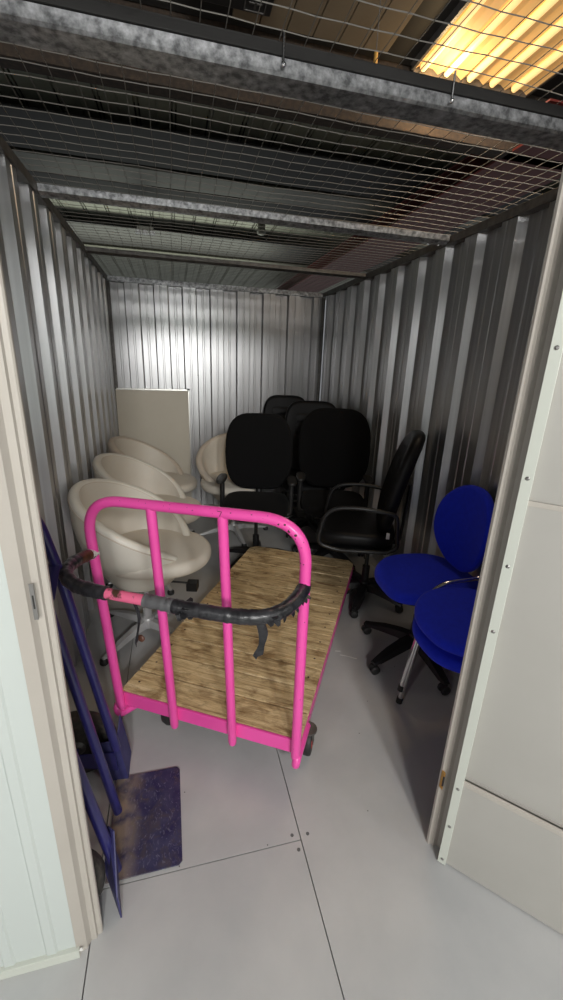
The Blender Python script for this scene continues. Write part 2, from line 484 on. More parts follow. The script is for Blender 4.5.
b3 = bearer(2.70, 2.78, .0, W - .02, H - .026, 'thin galvanised bearer nearest the back wall under the wire mesh', mb='dull', hh=.036)

# ------------------------------------------------------------ building structure over the unit
ZC = 3.20
def deckstrip(y0, y1, x0, x1, z, name='ceiling', m='deck', per=.26):
    bm = NB(); x = x0; prev = None
    while x < x1:
        for a, d in ((0, 0), (.10, 0), (.104, .004), (.116, .004), (.12, 0), (.215, 0), (.218, .02), (.226, .02), (.229, 0), (.243, 0), (.246, .02), (.254, .02), (.257, 0)):
            cur = [bm.verts.new((x + a, y, z + d)) for y in (y0, y1)]
            if prev: bm.faces.new((prev[0], cur[0], cur[1], prev[1]))
            prev = cur
        x += per
    return struct(name, bm, M[m])
deckstrip(-3, 11, -4, 7, ZC + .10)
ZG = 2.93
def girder(y0, y1, z0, z1, m, label, name='roof_girder', x0=-4, x1=7):
    bm = NB(); t_ = .012; yc = (y0 + y1) / 2
    box(bm, x0, x1, y0, y1, z0, z0 + t_); box(bm, x0, x1, y0, y1, z1 - t_, z1); box(bm, x0, x1, yc - t_ / 2, yc + t_ / 2, z0 + t_, z1 - t_)
    return tag(link(name, bm, M[m]), label, 'roof girder', 'girders of the building roof')
bm = NB(); box(bm, -4, 7, 1.95, 2.06, ZG, ZC + .08, .006)
tag(link('roof_girder', bm, M['brown']), 'broad brown roof girder lit amber just beyond the glowing ceiling light', 'roof girder', 'girders of the building roof')
girder(3.02, 3.66, ZC - .02, ZC + .12, 'dark', 'dark roof girder behind the first grey decking band')
girder(3.72, 4.08, ZC - .03, ZC + .08, 'purlin', 'narrow pale grey roof purlin between two dark girders', 'roof_purlin')
girder(4.14, 4.82, ZC - .02, ZC + .12, 'dark', 'dark roof girder in front of the first olive decking band')
girder(5.62, 6.60, ZC - .02, ZC + .12, 'dark', 'dark roof girder in front of the farthest olive decking band')
girder(6.66, 6.90, ZC - .05, ZC + .07, 'purlin', 'farthest thin pale roof purlin over the back of the unit', 'roof_purlin')
# dark slab over the near bay, with tan tile panel
bm = NB(); box(bm, -4, 7, -3, 1.94, ZC + .03, ZC + .09); struct('ceiling', bm, M['dark'])
bm = NB(); 
for i in range(6):
    for j in range(6):
        box(bm, .93 + i * .142, .93 + i * .142 + .136, 1.02 + j * .142, 1.02 + j * .142 + .136, ZC + .012, ZC + .028, .002)
tag(link('ceiling_tile', bm, M['tile']), 'tan gridded ceiling panel seen through the mesh left of the light', 'ceiling panel')
# red beam beside the unit, running away over the right wall
bm = NB(); box(bm, 2.75, 3.35, 1.7, 9.5, 2.93, 2.945); box(bm, 2.75, 3.35, 1.7, 9.5, 3.08, 3.09); box(bm, 3.04, 3.056, 1.7, 9.5, 2.945, 3.08)
tag(link('red_beam', bm, M['red']), 'dark red oxide steel beam running back above the right wall', 'beam')
# switch box
t = thing('electrical_box', 'black electrical box with raised square outlets above the first bearer', 'electrical box', (.90, 1.58, ZC - .02))
bm = NB(); box(bm, -.19, .19, -.14, .13, -.03, .03, .006); link('box_body', bm, M['plastic'], t)
for k in (-.055, .075):
    bm = NB()
    for (a, b_, c, d) in ((-.05, .05, -.05, -.045), (-.05, .05, .045, .05), (-.05, -.045, -.05, .05), (.045, .05, -.05, .05), (-.004, .004, -.03, .03), (-.03, .03, -.004, .004)):
        box(bm, a, b_, c, d, -.004, 0)
    link('outlet', bm, M['dull'], t, loc=(.11 + 0 * k, k - .01, -.031))

# ceiling light: warm tubes in a ribbed reflector
LX0, LX1, LY0, LY1 = 1.97, 2.74, .70, 1.90
t = thing('ceiling_light', 'glowing amber ribbed ceiling light seen through the mesh at top right', 'ceiling light', ((LX0 + LX1) / 2, (LY0 + LY1) / 2, ZC))
w, l = (LX1 - LX0) / 2, (LY1 - LY0) / 2
bm = NB(); box(bm, -w - .015, w + .015, -l - .015, l + .015, .02, .03); box(bm, -w - .015, -w, -l, l, -.01, .02); box(bm, w, w + .015, -l, l, -.01, .02)
for y_ in (-l - .015, l): box(bm, -w, w, y_, y_ + .015, -.024, .02)
link('housing', bm, M['dull'], t)
bm = NB(); n = 5; pw = 2 * w / n; prev = None
for i in range(n):
    for a, z in ((0, -.004), (pw * .22, .016), (pw * .5, .018), (pw * .78, .016), (pw * 1., -.004)):
        cur = [bm.verts.new((-w + i * pw + a, y, z)) for y in (-l, l)]
        if prev: bm.faces.new((prev[0], cur[0], cur[1], prev[1]))
        prev = cur
link('reflector', bm, M['diff'], t)
for i in range(n):
    bm = NB(); x = -w + (i + .30) * pw
    tube(bm, [(x, -l + .02, .0), (x, l - .02, .0)], .019, 12); link('lamp_tube', bm, M['tube'], t, smooth=True)
# brass pull cord
t = thing('pull_cord', 'small brass pull with a thin hanging cord in front of the lit girder', 'pull cord', (1.52, 1.40, 2.9))
bm = NB(); cyl(bm, (0, 0, -.02), (0, 0, .03), .009, 10); link('brass_pull', bm, M['brass'], t)
bm = NB(); tube(bm, [(0, 0, .03), (.0, .0, .31)], .002, 6); tube(bm, [(0, 0, -.02), (.1, .5, -.2), (.18, 1.0, -.42), (.2, 1.3, -.56)], .0012, 5); link('cord', bm, M['dull'], t)
# twin lamp heads and a detector hanging over the back
t = thing('emergency_light', 'small twin-headed emergency light hanging on two wires over the back', 'emergency light', (.33, 4.9, 3.0))
bm = NB(); box(bm, -.09, .09, -.03, .03, -.01, .03, .008); link('bar', bm, M['purlin'], t)
for s in (-1, 0, 1):
    bm = NB(); lathe(bm, [(.015, 0), (.032, -.015), (.036, -.045), (.03, -.05)], 14, (s * .075, 0, -.0)); link('lamp_head', bm, M['paper'], t)
for s in (-1, 1):
    bm = NB(); tube(bm, [(s * .06, 0, .03), (s * .13, 0, .30)], .0025, 5); link('hanging_wire', bm, M['purlin'], t)
t = thing('smoke_detector', 'round pale smoke detector on the olive roof decking at the back', 'smoke detector', (1.75, 5.2, ZC))
bm = NB(); lathe(bm, [(.05, .10), (.05, 0), (.06, -.01), (.05, -.035), (.02, -.045)], 18); link('detector_body', bm, M['purlin'], t, smooth=True)

# ------------------------------------------------------------ platform trolley
tro = thing('platform_trolley', 'pink steel platform trolley with worn wooden deck and taped handle bar', 'trolley', (.281, .722, 0), math.radians(-30.6))
TW, TL, TZ = .81, 1.64, .205
bm = NB(); np_ = 12; pwid = (TL - .010) / np_
for i in range(np_):
    y0 = .010 + i * pwid; g_ = (.0040, .0052, .0034)[i % 3]
    if i < np_ - 1: box(bm, .002, TW - .002, y0 + g_, y0 + pwid - g_, TZ - .022, TZ, .003)
    else:
        ya, yb = y0 + g_, TL; plate(bm, [(.002, ya, TZ - .022), (TW - .002, ya, TZ - .022), (TW - .002, yb - .045, TZ - .022), (TW - .040, yb, TZ - .022), (.040, yb, TZ - .022), (.002, yb - .045, TZ - .022)], .022, (0, 0, 1))
box(bm, .006, TW - .006, .012, TL - .012, TZ - .030, TZ - .0225, mi=1)
for i in range(np_):
    for x in (.05, TW - .05):
        lathe(bm, [(.005, 0), (.005, .0008), (.002, .001)], 10, (x, .012 + (i + .5) * pwid, TZ), mi=1)
link('deck', bm, [M['wood'], M['chip']], tro)
bm = NB(); box(bm, 0, TW, 0, .010, TZ - .062, TZ + .001, .002); box(bm, .03, TW - .03, TL - .030, TL - .020, TZ - .070, TZ - .031, .002)
box(bm, 0, .009, .010, TL - .030, TZ - .080, TZ - .031, .002); box(bm, TW - .009, TW, .010, TL - .030, TZ - .080, TZ - .031, .002)
box(bm, .009, TW - .009, .010, .04, TZ - .062, TZ - .056); box(bm, TW - .04, TW - .009, .04, TL - .04, TZ - .080, TZ - .074)
for y in (.45, .82, 1.2): box(bm, .009, TW - .009, y, y + .04, TZ - .060, TZ - .024)
ch_ = link('chassis', bm, M['pink'], tro)
for x, dx in ((.004, .05), (TW - .004, -.012)):
    bm = NB(); tube(bm, fillet([(x, .14, .150), (x, -.026, .150), (x + dx * .3, -.026, .114), (x + dx, .05, .112)], .03, 8), .0165, 12); link('corner_curl', bm, M['pink'], ch_, smooth=True)
R = .0185
def hp(s, z, off=0.):   # hoop stands just in front of the chassis and leans a little towards the handle
    return (s, -.020 - (z - .15) * .055 - off, z)
bm = NB()
pts = fillet([(.015, .10, .115), (.015, -.016, .115), hp(.010, .3), hp(.006, 1.12), hp(TW + .006, 1.135), hp(TW, .3), (TW, -.016, .115), (TW, .10, .115)], [.05, .05, .13, .13, .05, .05], 9)
pts = fillet([(.020, .03, .150), (.020, -.014, .138), hp(.004, 1.105), hp(TW - .004, 1.13), (TW - .012, -.014, .138), (TW - .012, .03, .150)], [.02, .15, .15, .02], 10)
tube(bm, pts, R, 16); hoop_bm = bm
for s in (.275, .535):
    bm = NB(); zt = 1.115 + .015 * s / TW
    tube(bm, [hp(s - .005, zt - .005), hp(s, .7), (s + .003, -.016, .14), (s + .003, -.013, .122)], [R * .93] * 3 + [R * .8], 14); link('upright', bm, M['pink'], tro, smooth=True)
# chips in the paint
random.seed(11)
bm = hoop_bm; nf = len(bm.faces)
HL = [0]
for i in range(1, len(pts)): HL.append(HL[-1] + (pts[i] - pts[i - 1]).length)
def chip_on(d, r, side):
    for i in range(1, len(pts)):
        if HL[i] >= d:
            k = (d - HL[i - 1]) / max(HL[i] - HL[i - 1], 1e-9); p = pts[i - 1].lerp(pts[i], k); tq = (pts[i] - pts[i - 1]).normalized(); break
    v = Vector(side); v = (v - tq * v.dot(tq)).normalized()
    sphere(bm, p + v * (R * .93), r, (1.3, .6, 1.0), 8)
HT = HL[-1]
for k in range(60):
    d = random.choice([random.uniform(.1, HT - .1), random.uniform(HT * .40, HT * .60)]); chip_on(d, random.uniform(.001, .0026), (random.uniform(-.6, .6), -1, random.uniform(0, 1.2)))
for k in range(10):
    chip_on(HT - .98 - random.uniform(-.09, .09), random.uniform(.002, .0045), (random.uniform(-.8, .2), -1, random.uniform(-.2, .6)))
bm.faces.ensure_lookup_table()
for f_ in list(bm.faces)[nf:]: f_.material_index = 1
link('end_hoop', bm, [M['pink'], M['chip']], tro, smooth=True)
# handwritten-looking 7 scratched in the top rail
bm = NB(); q = Vector(hp(.53, 1.122)) + Vector((0, -.0190, .003))
tube(bm, [q + Vector((-.008, 0, .007)), q + Vector((.006, 0, .007)), q + Vector((-.001, 0, -.009))], .0012, 6); link('scratched_mark', bm, M['chip'], tro)
# handle: bowed bar on both posts, wrapped in tape
zh = .875; a0 = Vector(hp(.004, .895)); a1 = Vector(hp(TW - .004, .905))
HP = [Vector(q) for q in [(.004, -.045, .886), (.012, -.12, .900), (.035, -.20, .916), (.070, -.262, .925), (.108, -.292, .918), (.150, -.302, .908), (.232, -.300, .904), (.397, -.292, .903), (.552, -.282, .898), (.655, -.268, .894), (.728, -.245, .892), (.778, -.195, .895), (.800, -.12, .901), (.804, -.045, .906)]]
for _ in range(3):
    HP = [HP[0]] + [q for a_, b_ in zip(HP, HP[1:]) for q in (a_.lerp(b_, .25), a_.lerp(b_, .75))] + [HP[-1]]
bm = NB(); tube(bm, HP, .0165, 14); hb = link('handle_bar', bm, M['pinkworn'], tro, smooth=True)
L = [0]
for i in range(1, len(HP)): L.append(L[-1] + (HP[i] - HP[i - 1]).length)
def at(d):
    for i in range(1, len(HP)):
        if L[i] >= d:
            k = (d - L[i - 1]) / max(L[i] - L[i - 1], 1e-9); return HP[i - 1].lerp(HP[i], k)
    return HP[-1]
TOT = L[-1]
def wrap(d0, d1, r, m, name, rag=.0015, step=.006, parent=None):
    bm = NB(); n = max(3, int((d1 - d0) / step)); P = [at(d0 + (d1 - d0) * i / n) for i in range(n + 1)]
    rr = [r + random.uniform(-rag, rag) + (.0007 if (i // 3) % 2 else 0) for i in range(n + 1)]
    tube(bm, P, rr, 14); return link(name, bm, m, parent or hb, smooth=True)
wrap(.004, .040, .0212, M['label'], 'worn_label', .0005)
wrap(.040, .115, .0205, M['rust'], 'brown_sleeve', .0006)
wrap(.113, .430, .0210, M['tape'], 'black_tape', .0012)
wrap(.555, .645, .0205, M['greytape'], 'grey_tape', .0014)
wrap(.640, TOT - .008, .0215, M['tape'], 'black_tape', .0013)
# torn ends round the right-hand bend and between
random.seed(21)
def flaps(d0, d1, n, name):
    bm = NB()
    for i in range(n):
        d = random.uniform(d0, d1); p = at(d); a = random.uniform(PI * .9, PI * 2.2); q = (at(min(d + .01, TOT)) - p).normalized()
        side = q.cross(Vector((0, 0, 1))).normalized(); rad = side * math.cos(a) + Vector((0, 0, 1)) * math.sin(a)
        b0 = p + rad * .019; wv = q * random.uniform(.008, .016); o_ = rad * random.uniform(.008, .020) + Vector((0, 0, -random.uniform(.0, .012)))
        plate(bm, [b0 - wv, b0 + wv, b0 + wv * .5 + o_, b0 - wv * .2 + o_ * 1.2], .0012)
    link(name, bm, M['tape'], hb)
flaps(TOT - .22, TOT - .01, 22, 'torn_tape'); flaps(.63, .70, 6, 'torn_tape')
def strip_(d, ln, w, name, m, tip=False):
    p = at(d) + Vector((0, 0, -.018)); bm = NB(); prev = None; th = .0012
    n = 9
    for i in range(n + 1):
        k = i / n; c = p + Vector((.010 * math.sin(k * 4), .004 * math.sin(k * 7), -ln * k)); ww = w * (1 - .3 * k + .35 * math.sin(k * 9) * k) if k < .95 else w * .15
        cur = [bm.verts.new(c + Vector((sx * ww / 2, sy * th, .006 * sx * k))) for sx, sy in ((-1, -1), (1, -1), (1, 1), (-1, 1))]
        if prev:
            for j in range(4): bm.faces.new((prev[j], prev[(j + 1) % 4], cur[(j + 1) % 4], cur[j]))
        prev = cur
    bm.faces.new(prev); s = link(name, bm, m, hb)
strip_(.52, .15, .011, 'hanging_tape', M['tape']); strip_(.90, .125, .030, 'hanging_tape', M['tape'])
bm = NB(); sphere(bm, at(.525) + Vector((.008, 0, -.135)), .011, (1.1, .6, 1.1), 10); link('tape_clump', bm, M['rust'], hb)
# casters
def caster(parent, x, y, rz=0., r=.062):
    bm = NB(); lathe(bm, [(.035, TZ - .062), (.035, TZ - .070), (.02, TZ - .074)], 16)
    for s in (-1, 1): plate(bm, [(-.025, s * .022, TZ - .072), (.025, s * .022, TZ - .072), (.032, s * .022, r - .012), (.008, s * .022, r - .012)], .003, (0, 1, 0))
    fk = link('caster_fork', bm, M['dull'], parent, loc=(x, y, 0), rot=(0, 0, rz))
    bm = NB(); lathe(bm, [(r * .55, -.017), (r * .93, -.017), (r, -.010), (r, .010), (r * .93, .017), (r * .55, .017)], 26, (.02, 0, r), axis='y')
    link('caster_wheel', bm, M['rubber'], fk, smooth=True)
    bm = NB(); lathe(bm, [(r * .18, -.0195), (r * .52, -.0185), (r * .52, .0185), (r * .18, .0195)], 20, (.02, 0, r), axis='y'); link('caster_hub', bm, M['redhub'], fk)
caster(tro, TW + .006, .135, math.radians(92)); caster(tro, .19, .09, math.radians(70)); caster(tro, TW - .055, TL - .14, .4); caster(tro, .07, TL - .14, .9)

# ------------------------------------------------------------ navy sack truck
st = thing('sack_truck', 'navy blue steel sack truck leaning beside the left door jamb', 'sack truck', (.30, .295, 0))
def Wp(x, y, z): return (x - .30, y - .295, z)
def rx(z, k=.150, b=.330): return b - k * z
YN, YF = .125, .462
bm = NB()
pts = fillet([Wp(rx(.17) - .004, YF, .17), Wp(rx(.93), YF, .93), Wp(rx(1.10) - .01, YF - .03, 1.155), Wp(rx(1.10) - .01, YN + .03, 1.155), Wp(rx(.93), YN, .93), Wp(rx(.0), YN, .045)], [.05, .10, .10, .05], 8)
tube(bm, pts, .0165, 14); link('loop_frame', bm, M['navy'], st, smooth=True)
bm = NB(); tube(bm, fillet([Wp(rx(.06) - .006, .30, .06), Wp(rx(.80), .30, .80), Wp(rx(.93), .30, .935)], .1), .0155, 12); link('centre_rail', bm, M['navy'], st, smooth=True)
bm = NB(); tube(bm, [Wp(rx(.04) - .075, YN, .05), Wp(rx(.55) - .085, YN, .60), Wp(rx(.75) - .01, YN, .75)], .013, 10, flat=.7); link('brace', bm, M['navy'], st, smooth=True)
bm = NB(); tube(bm, [Wp(rx(.95) - .004, YF, .955), Wp(rx(.93) + .012, (YF + YN) / 2, .925), Wp(rx(.93) - .004, YN, .92)], .018, 10, flat=.35); link('cross_bar', bm, M['navy'], st, smooth=True)
# foot plate with clipped corners, its own local frame so the wear follows the root edge
bm = NB()
plate(bm, [(.0, -.178, .002), (.225, -.176, .002), (.236, -.165, .002), (.233, .168, .002), (.222, .180, .002), (-.006, .181, .002)], .005, (0, 0, 1))
link('foot_plate', bm, M['scratch'], st, loc=(-.006, .0, 0))
bm = NB(); plate(bm, [Wp(.250, YF + .012, .003), Wp(.328, YF + .002, .003), Wp(.302, YF + .008, .200), Wp(.222, YF + .02, .185)], .004, (0, 1, 0))
plate(bm, [Wp(.328, YF + .002, .003), Wp(.336, YF + .075, .06), Wp(.308, YF + .085, .245), Wp(.302, YF + .008, .200)], .004, (1, 0, 0)); link('wheel_guard', bm, M['navyplate'], st)
bm = NB(); plate(bm, [Wp(.292, YN + .012, .045), Wp(.300, YN, .005), Wp(.350, YN - .108, .003), Wp(.346, YN - .108, .095), Wp(.330, YN + .015, .19), Wp(.310, YN + .035, .19)], .004, (1, .3, 0)); link('wheel_guard', bm, M['navyplate'], st)
bm = NB(); cyl(bm, Wp(.15, .045, .145), Wp(.15, .57, .145), .010, 12); 
for y in (YF,): plate(bm, [Wp(.13, y, .12), Wp(.30, y, .06), Wp(.292, y, .15), Wp(.14, y, .17)], .004, (0, 1, 0))
link('axle', bm, M['navy'], st)
for y, xo in ((.060, .022), (.545, 0)):
    bm = NB(); r = .142; lathe(bm, [(r * .6, -.028), (r * .88, -.032), (r * .99, -.018), (r, 0), (r * .99, .018), (r * .88, .032), (r * .6, .028)], 36, Wp(.150 + xo, y, .1425), axis='y')
    wh = link('wheel', bm, M['tyre'], st, smooth=True)
    bm = NB(); lathe(bm, [(.02, -.038), (.035, -.026), (r * .6, -.024), (r * .6, .024), (.035, .026), (.02, .038)], 24, Wp(.150 + xo, y, .1425), axis='y'); link('hub', bm, M['dull'], wh)
bm = NB(); plate(bm, [Wp(rx(1.0) + .002, YN + .02, .86), Wp(rx(1.0) + .03, YN + .03, .90), Wp(rx(1.0) + .005, YN + .03, .93)], .001); link('paper_tag', bm, M['paper'], st)

# ------------------------------------------------------------ chairs
def caster5(parent, x, y, r=.026):
    bm = NB()
    for s in (-1, 1):
        lathe(bm, [(.006, s * .006), (r * .9, s * .007), (r, s * .011), (r, s * .020), (r * .8, s * .025), (.006, s * .026)], 16, (x, y, r), axis='x')
    box(bm, x - .007, x + .007, y - .016, y + .016, r * .8, r * 2.05, .003)
    cyl(bm, (x, y, r * 1.9), (x, y, r * 2.9), .007, 8)
    link('caster', bm, M['rubber'], parent, smooth=True)

def star_base(t, rad=.30, hz=.11, off=0., m='plastic', n=5, seat_z=.42, glide=False):
    for k in range(n):
        a = off + 2 * PI * k / n; c, s = math.cos(a), math.sin(a); bm = NB()
        prev = None
        for i, (u, w, zt, zb) in enumerate([(.025, .034, hz + .016, hz - .035), (.10, .035, hz + .010, hz - .030), (.20, .033, hz - .010, hz - .040), (rad - .03, .027, hz - .036, hz - .054), (rad + .008, .018, hz - .045, hz - .055)]):
            if glide: w *= .62
            cur = [bm.verts.new((u * c - sx * w * s, u * s + sx * w * c, z)) for sx, z in ((-1, zb), (1, zb), (.72, zt), (-.72, zt))]
            if prev:
                for j in range(4): bm.faces.new((prev[j], prev[(j + 1) % 4], cur[(j + 1) % 4], cur[j]))
            else: bm.faces.new(cur)
            prev = cur
        bm.faces.new(prev); lg = link('base_leg', bm, M[m], t)
        if glide:
            bm = NB(); lathe(bm, [(.020, 0), (.024, .006), (.024, hz - .062), (.016, hz - .052)], 14, (rad * c, rad * s, 0)); link('glide', bm, M['rubber'], lg, smooth=True)
        else: caster5(lg, (rad - .008) * c, (rad - .008) * s)
    bm = NB(); lathe(bm, [(.03, hz - .045), (.038, hz - .03), (.038, hz + .02), (.028, hz + .03), (.026, hz + .03), (.026, hz + .14), (.014, hz + .14), (.014, seat_z)], 20)
    link('gas_column', bm, M[m if glide else 'plastic'], t, smooth=True)

def mech(t, z):
    bm = NB(); box(bm, -.085, .085, -.11, .13, z - .05, z - .005, .010); link('mechanism', bm, M['plastic'], t)
    bm = NB(); tube(bm, fillet([(.08, -.02, z - .03), (.20, -.03, z - .045), (.27, -.03, z - .045)], .03), [.005] * 8 + [.005], 8) if False else tube(bm, [(.08, -.02, z - .03), (.20, -.03, z - .045), (.26, -.03, z - .045)], .005, 8)
    link('lever', bm, M['plastic'], t)

def back_warp(z0, y0, lean, curve=.03, half=.24, thick=1.):
    """pad lying in XY (x across, y up the back, z thickness) -> standing pad; thickness faces the sitter (-Y)"""
    def f(x, y, z):
        yy = y0 + curve * -(x / half) ** 2 * 1. + lean * (y)
        return (x, y0 + lean * y - curve * (x / half) ** 2 - z, z0 + y)
    return f

def seat_pad(t, w, d, z, th, m, name='seat', p=3.4, er=None, drop=.02, yo=0., taper=0.):
    er = er or th * .42
    def sh(x, y): return (x * (1 - taper * (y / (d / 2)) * .5), y + yo)
    bm = NB(); cushion(bm, outline(w, d, 60, p, sh), th, er, .010, .0, warp=lambda x, y, zz: (x, y, z + zz - drop * max(0, (-(y - yo) / (d / 2))) ** 3 * 1.5 + .008 * (abs(x) / (w / 2)) ** 2))
    return link(name, bm, m, t, smooth=True)

def t_arm(t, s, x, z0, z1, y=.02):
    bm = NB(); tube(bm, fillet([(s * (x - .14), y, z0 - .03), (s * x, y, z0 - .03), (s * x, y, z1)], .035), .013, 10, flat=1.5); ar = link('armrest', bm, M['plastic'], t, smooth=True)
    bm = NB(); cushion(bm, outline(.075, .245, 40, 2.6), .026, .011, .004, warp=lambda a, b, c: (a + s * x, b + y - .02, z1 + c)); link('arm_pad', bm, M['rubber'], ar, smooth=True)

def task_chair(name, label, loc, rz, bw=.52, bh=.62, seat_z=.47, group=None, arms=True):
    t = thing(name, label, 'chair', loc, rz, group)
    star_base(t, .31, .115, .3, seat_z=seat_z - .04); mech(t, seat_z)
    seat_pad(t, .52, .50, seat_z, .085, M['fabric'])
    def sh(x, y):
        k = y / (bh / 2)
        return (x * (1 - .12 * max(k, 0) ** 2 - .16 * max(-k, 0) ** 1.8), y)
    z0 = seat_z + .115 + bh / 2
    bm = NB(); cushion(bm, outline(bw, bh, 64, 4.0, sh), .065, .028, .012, warp=back_warp(z0, .255 + .03, .14, .045, bw / 2)); link('backrest', bm, M['fabric'], t, smooth=True)
    bm = NB(); tube(bm, fillet([(0, .10, seat_z - .03), (0, .27, seat_z - .03), (0, .325, z0 + .02)], .06), .026, 10, flat=.45); link('back_bracket', bm, M['plastic'], t, smooth=True)
    bm = NB(); cushion(bm, outline(bw * .86, bh * .86, 48, 3.2, sh), .012, .005, .0, warp=back_warp(z0, .255 + .044, .14, .045, bw / 2)); link('back_shell', bm, M['plastic'], t, smooth=True)
    if arms:
        for s in (-1, 1): t_arm(t, s, .272, seat_z - .01, seat_z + .235)
    return t

def exec_chair(name, label, loc, rz, top=1.27, group=None, m='softvinyl', bw=.50):
    t = thing(name, label, 'chair', loc, rz, group)
    seat_z = .46
    star_base(t, .27, .115, .1, seat_z=seat_z - .04); mech(t, seat_z)
    seat_pad(t, .53, .50, seat_z, .11, M[m])
    bh = top - seat_z - .10; z0 = seat_z + .10 + bh / 2
    def sh(x, y):
        k = y / (bh / 2); return (x * (1 - .04 * max(k, 0) ** 2), y)
    bm = NB(); cushion(bm, outline(bw, bh, 64, 4.4, sh), .075, .034, .0, warp=back_warp(z0, .30, .13, .03, bw / 2)); bk = link('backrest', bm, M[m], t, smooth=True)
    # stitched front panels: three puffed rolls between side borders
    zz = [-.40, -.16, .04, .20, .33]
    for a, b in zip(zz, zz[1:]):
        cyc = (a + b) / 2 * bh; hh = (b - a) * bh
        bm = NB(); cushion(bm, outline(bw * .60, hh * 1.0, 40, 5), .013, .010, .008, warp=lambda x, y, z, c_=cyc: back_warp(z0, .30 - .065, .13, .03, bw / 2)(x, y + c_, z)); link('back_roll', bm, M[m], bk, smooth=True)
    bm = NB(); tube(bm, fillet([(0, .10, seat_z - .03), (0, .30, seat_z - .03), (0, .345, z0 - .05)], .06), .03, 10, flat=.4); link('back_bracket', bm, M['plastic'], t, smooth=True)
    for s in (-1, 1):
        bm = NB(); tube(bm, fillet([(s * .20, -.12, seat_z - .01), (s * .295, -.14, seat_z + .02), (s * .300, -.16, seat_z + .21), (s * .300, .12, seat_z + .22), (s * .255, .24, seat_z + .20)], .06), .015, 10, flat=1.2); ar = link('armrest', bm, M['plastic'], t, smooth=True)
        bm = NB(); cushion(bm, outline(.07, .27, 36, 2.6), .035, .015, .006, warp=lambda a, b, c: (a + s * .300, b - .03, seat_z + .215 + c)); link('arm_pad', bm, M[m], ar, smooth=True)
    return t

def loop_chair(name, label, loc, rz):
    t = thing(name, label, 'chair', loc, rz)
    sz = .47
    star_base(t, .285, .110, math.radians(236 + 112), seat_z=sz - .04); mech(t, sz)
    seat_pad(t, .50, .52, sz + .004, .095, M['vinyl'], taper=.06)
    bm = NB(); cushion(bm, outline(.50, .50, 48, 3.6), .016, .006, 0, warp=lambda a, b, c: (a, b, sz - .012 + c)); link('seat_pan', bm, M['plastic'], t, smooth=True)
    bh = .66; z0 = sz + .08 + bh / 2
    def sh(x, y):
        k = y / (bh / 2); return (x * (1 - .14 * max(k, 0) ** 2 - .05 * max(-k, 0)), y)
    bm = NB(); cushion(bm, outline(.48, bh, 64, 3.4, sh), .085, .038, .012, warp=lambda x, y, z: (x, .235 + .24 * y + .015 * (y / (bh / 2)) ** 2 - .02 * (x / .24) ** 2 - z, z0 + y)); bk = link('backrest', bm, M['vinyl'], t, smooth=True)
    bm = NB()
    for y in (-.10, .10):
        cushion(bm, outline(.34, .17, 36, 4), .016, .010, .008, warp=lambda x, yy, z, c_=y: (x, .235 + .22 * (yy + c_) - .078 - z + .05 * ((yy + c_) / (bh / 2)) ** 2, z0 + yy + c_))
    link('back_roll', bm, M['vinyl'], bk, smooth=True)
    bm = NB(); tube(bm, fillet([(0, .08, sz - .02), (0, .25, sz - .02), (0, .275, z0 - .02)], .05), .03, 10, flat=.35); link('back_bracket', bm, M['plastic'], t, smooth=True)
    for s in (-1, 1):
        bm = NB(); x = s * .268
        tube(bm, fillet([(x, .20, sz + .012), (x, -.10, sz - .005), (x * 1.02, -.235, sz + .03), (x * 1.04, -.19, sz + .270), (x * 1.04, .02, sz + .295), (x * 1.02, .235, sz + .265), (x, .262, sz + .05), (x, .20, sz + .012)], [.05, .06, .10, .1, .035, .03], 7), .0135, 10, flat=1.)
        link('loop_arm', bm, M['plastic'], t, smooth=True)
        if s == 1:
            bm = NB(); box(bm, x + .008, x + .017, .185, .205, sz + .11, sz + .15, .001); link('white_tag', bm, M['paper'], t)
    for ch in t.children:
        if not ch.name.startswith(('base_leg', 'gas_column', 'mechanism', 'lever')): ch.location.y -= .10 if not ch.name.startswith('back') else .05
    return t

def face(dx, dy): return math.atan2(dx, -dy)     # rotation that turns local -Y towards (dx, dy)

task_chair('office_chair', 'black fabric task chair with T-shaped armrests, between cream tub chair and pink trolley hoop', (1.165, 2.22, 0), face(-.26, -1), bw=.545, bh=.61)
task_chair('office_chair', 'broad black fabric task chair standing behind the black chair with loop arms', (1.795, 2.19, 0), face(-.30, -1), bw=.60, bh=.66)
exec_chair('office_chair', 'black leather high-back chair with stitched rolls, rising between the two black fabric chairs', (1.81, 2.82, 0), face(-.24, -1), 1.25, bw=.54)
exec_chair('office_chair', 'rearmost black leather chair, its rounded top just showing at the back wall', (1.70, 3.385, 0), face(-.20, -1), 1.26, bw=.50)
loop_chair('office_chair', 'black leather chair with looped plastic arms facing left against the right wall', (1.83, 1.56, 0), face(-.91, .42))

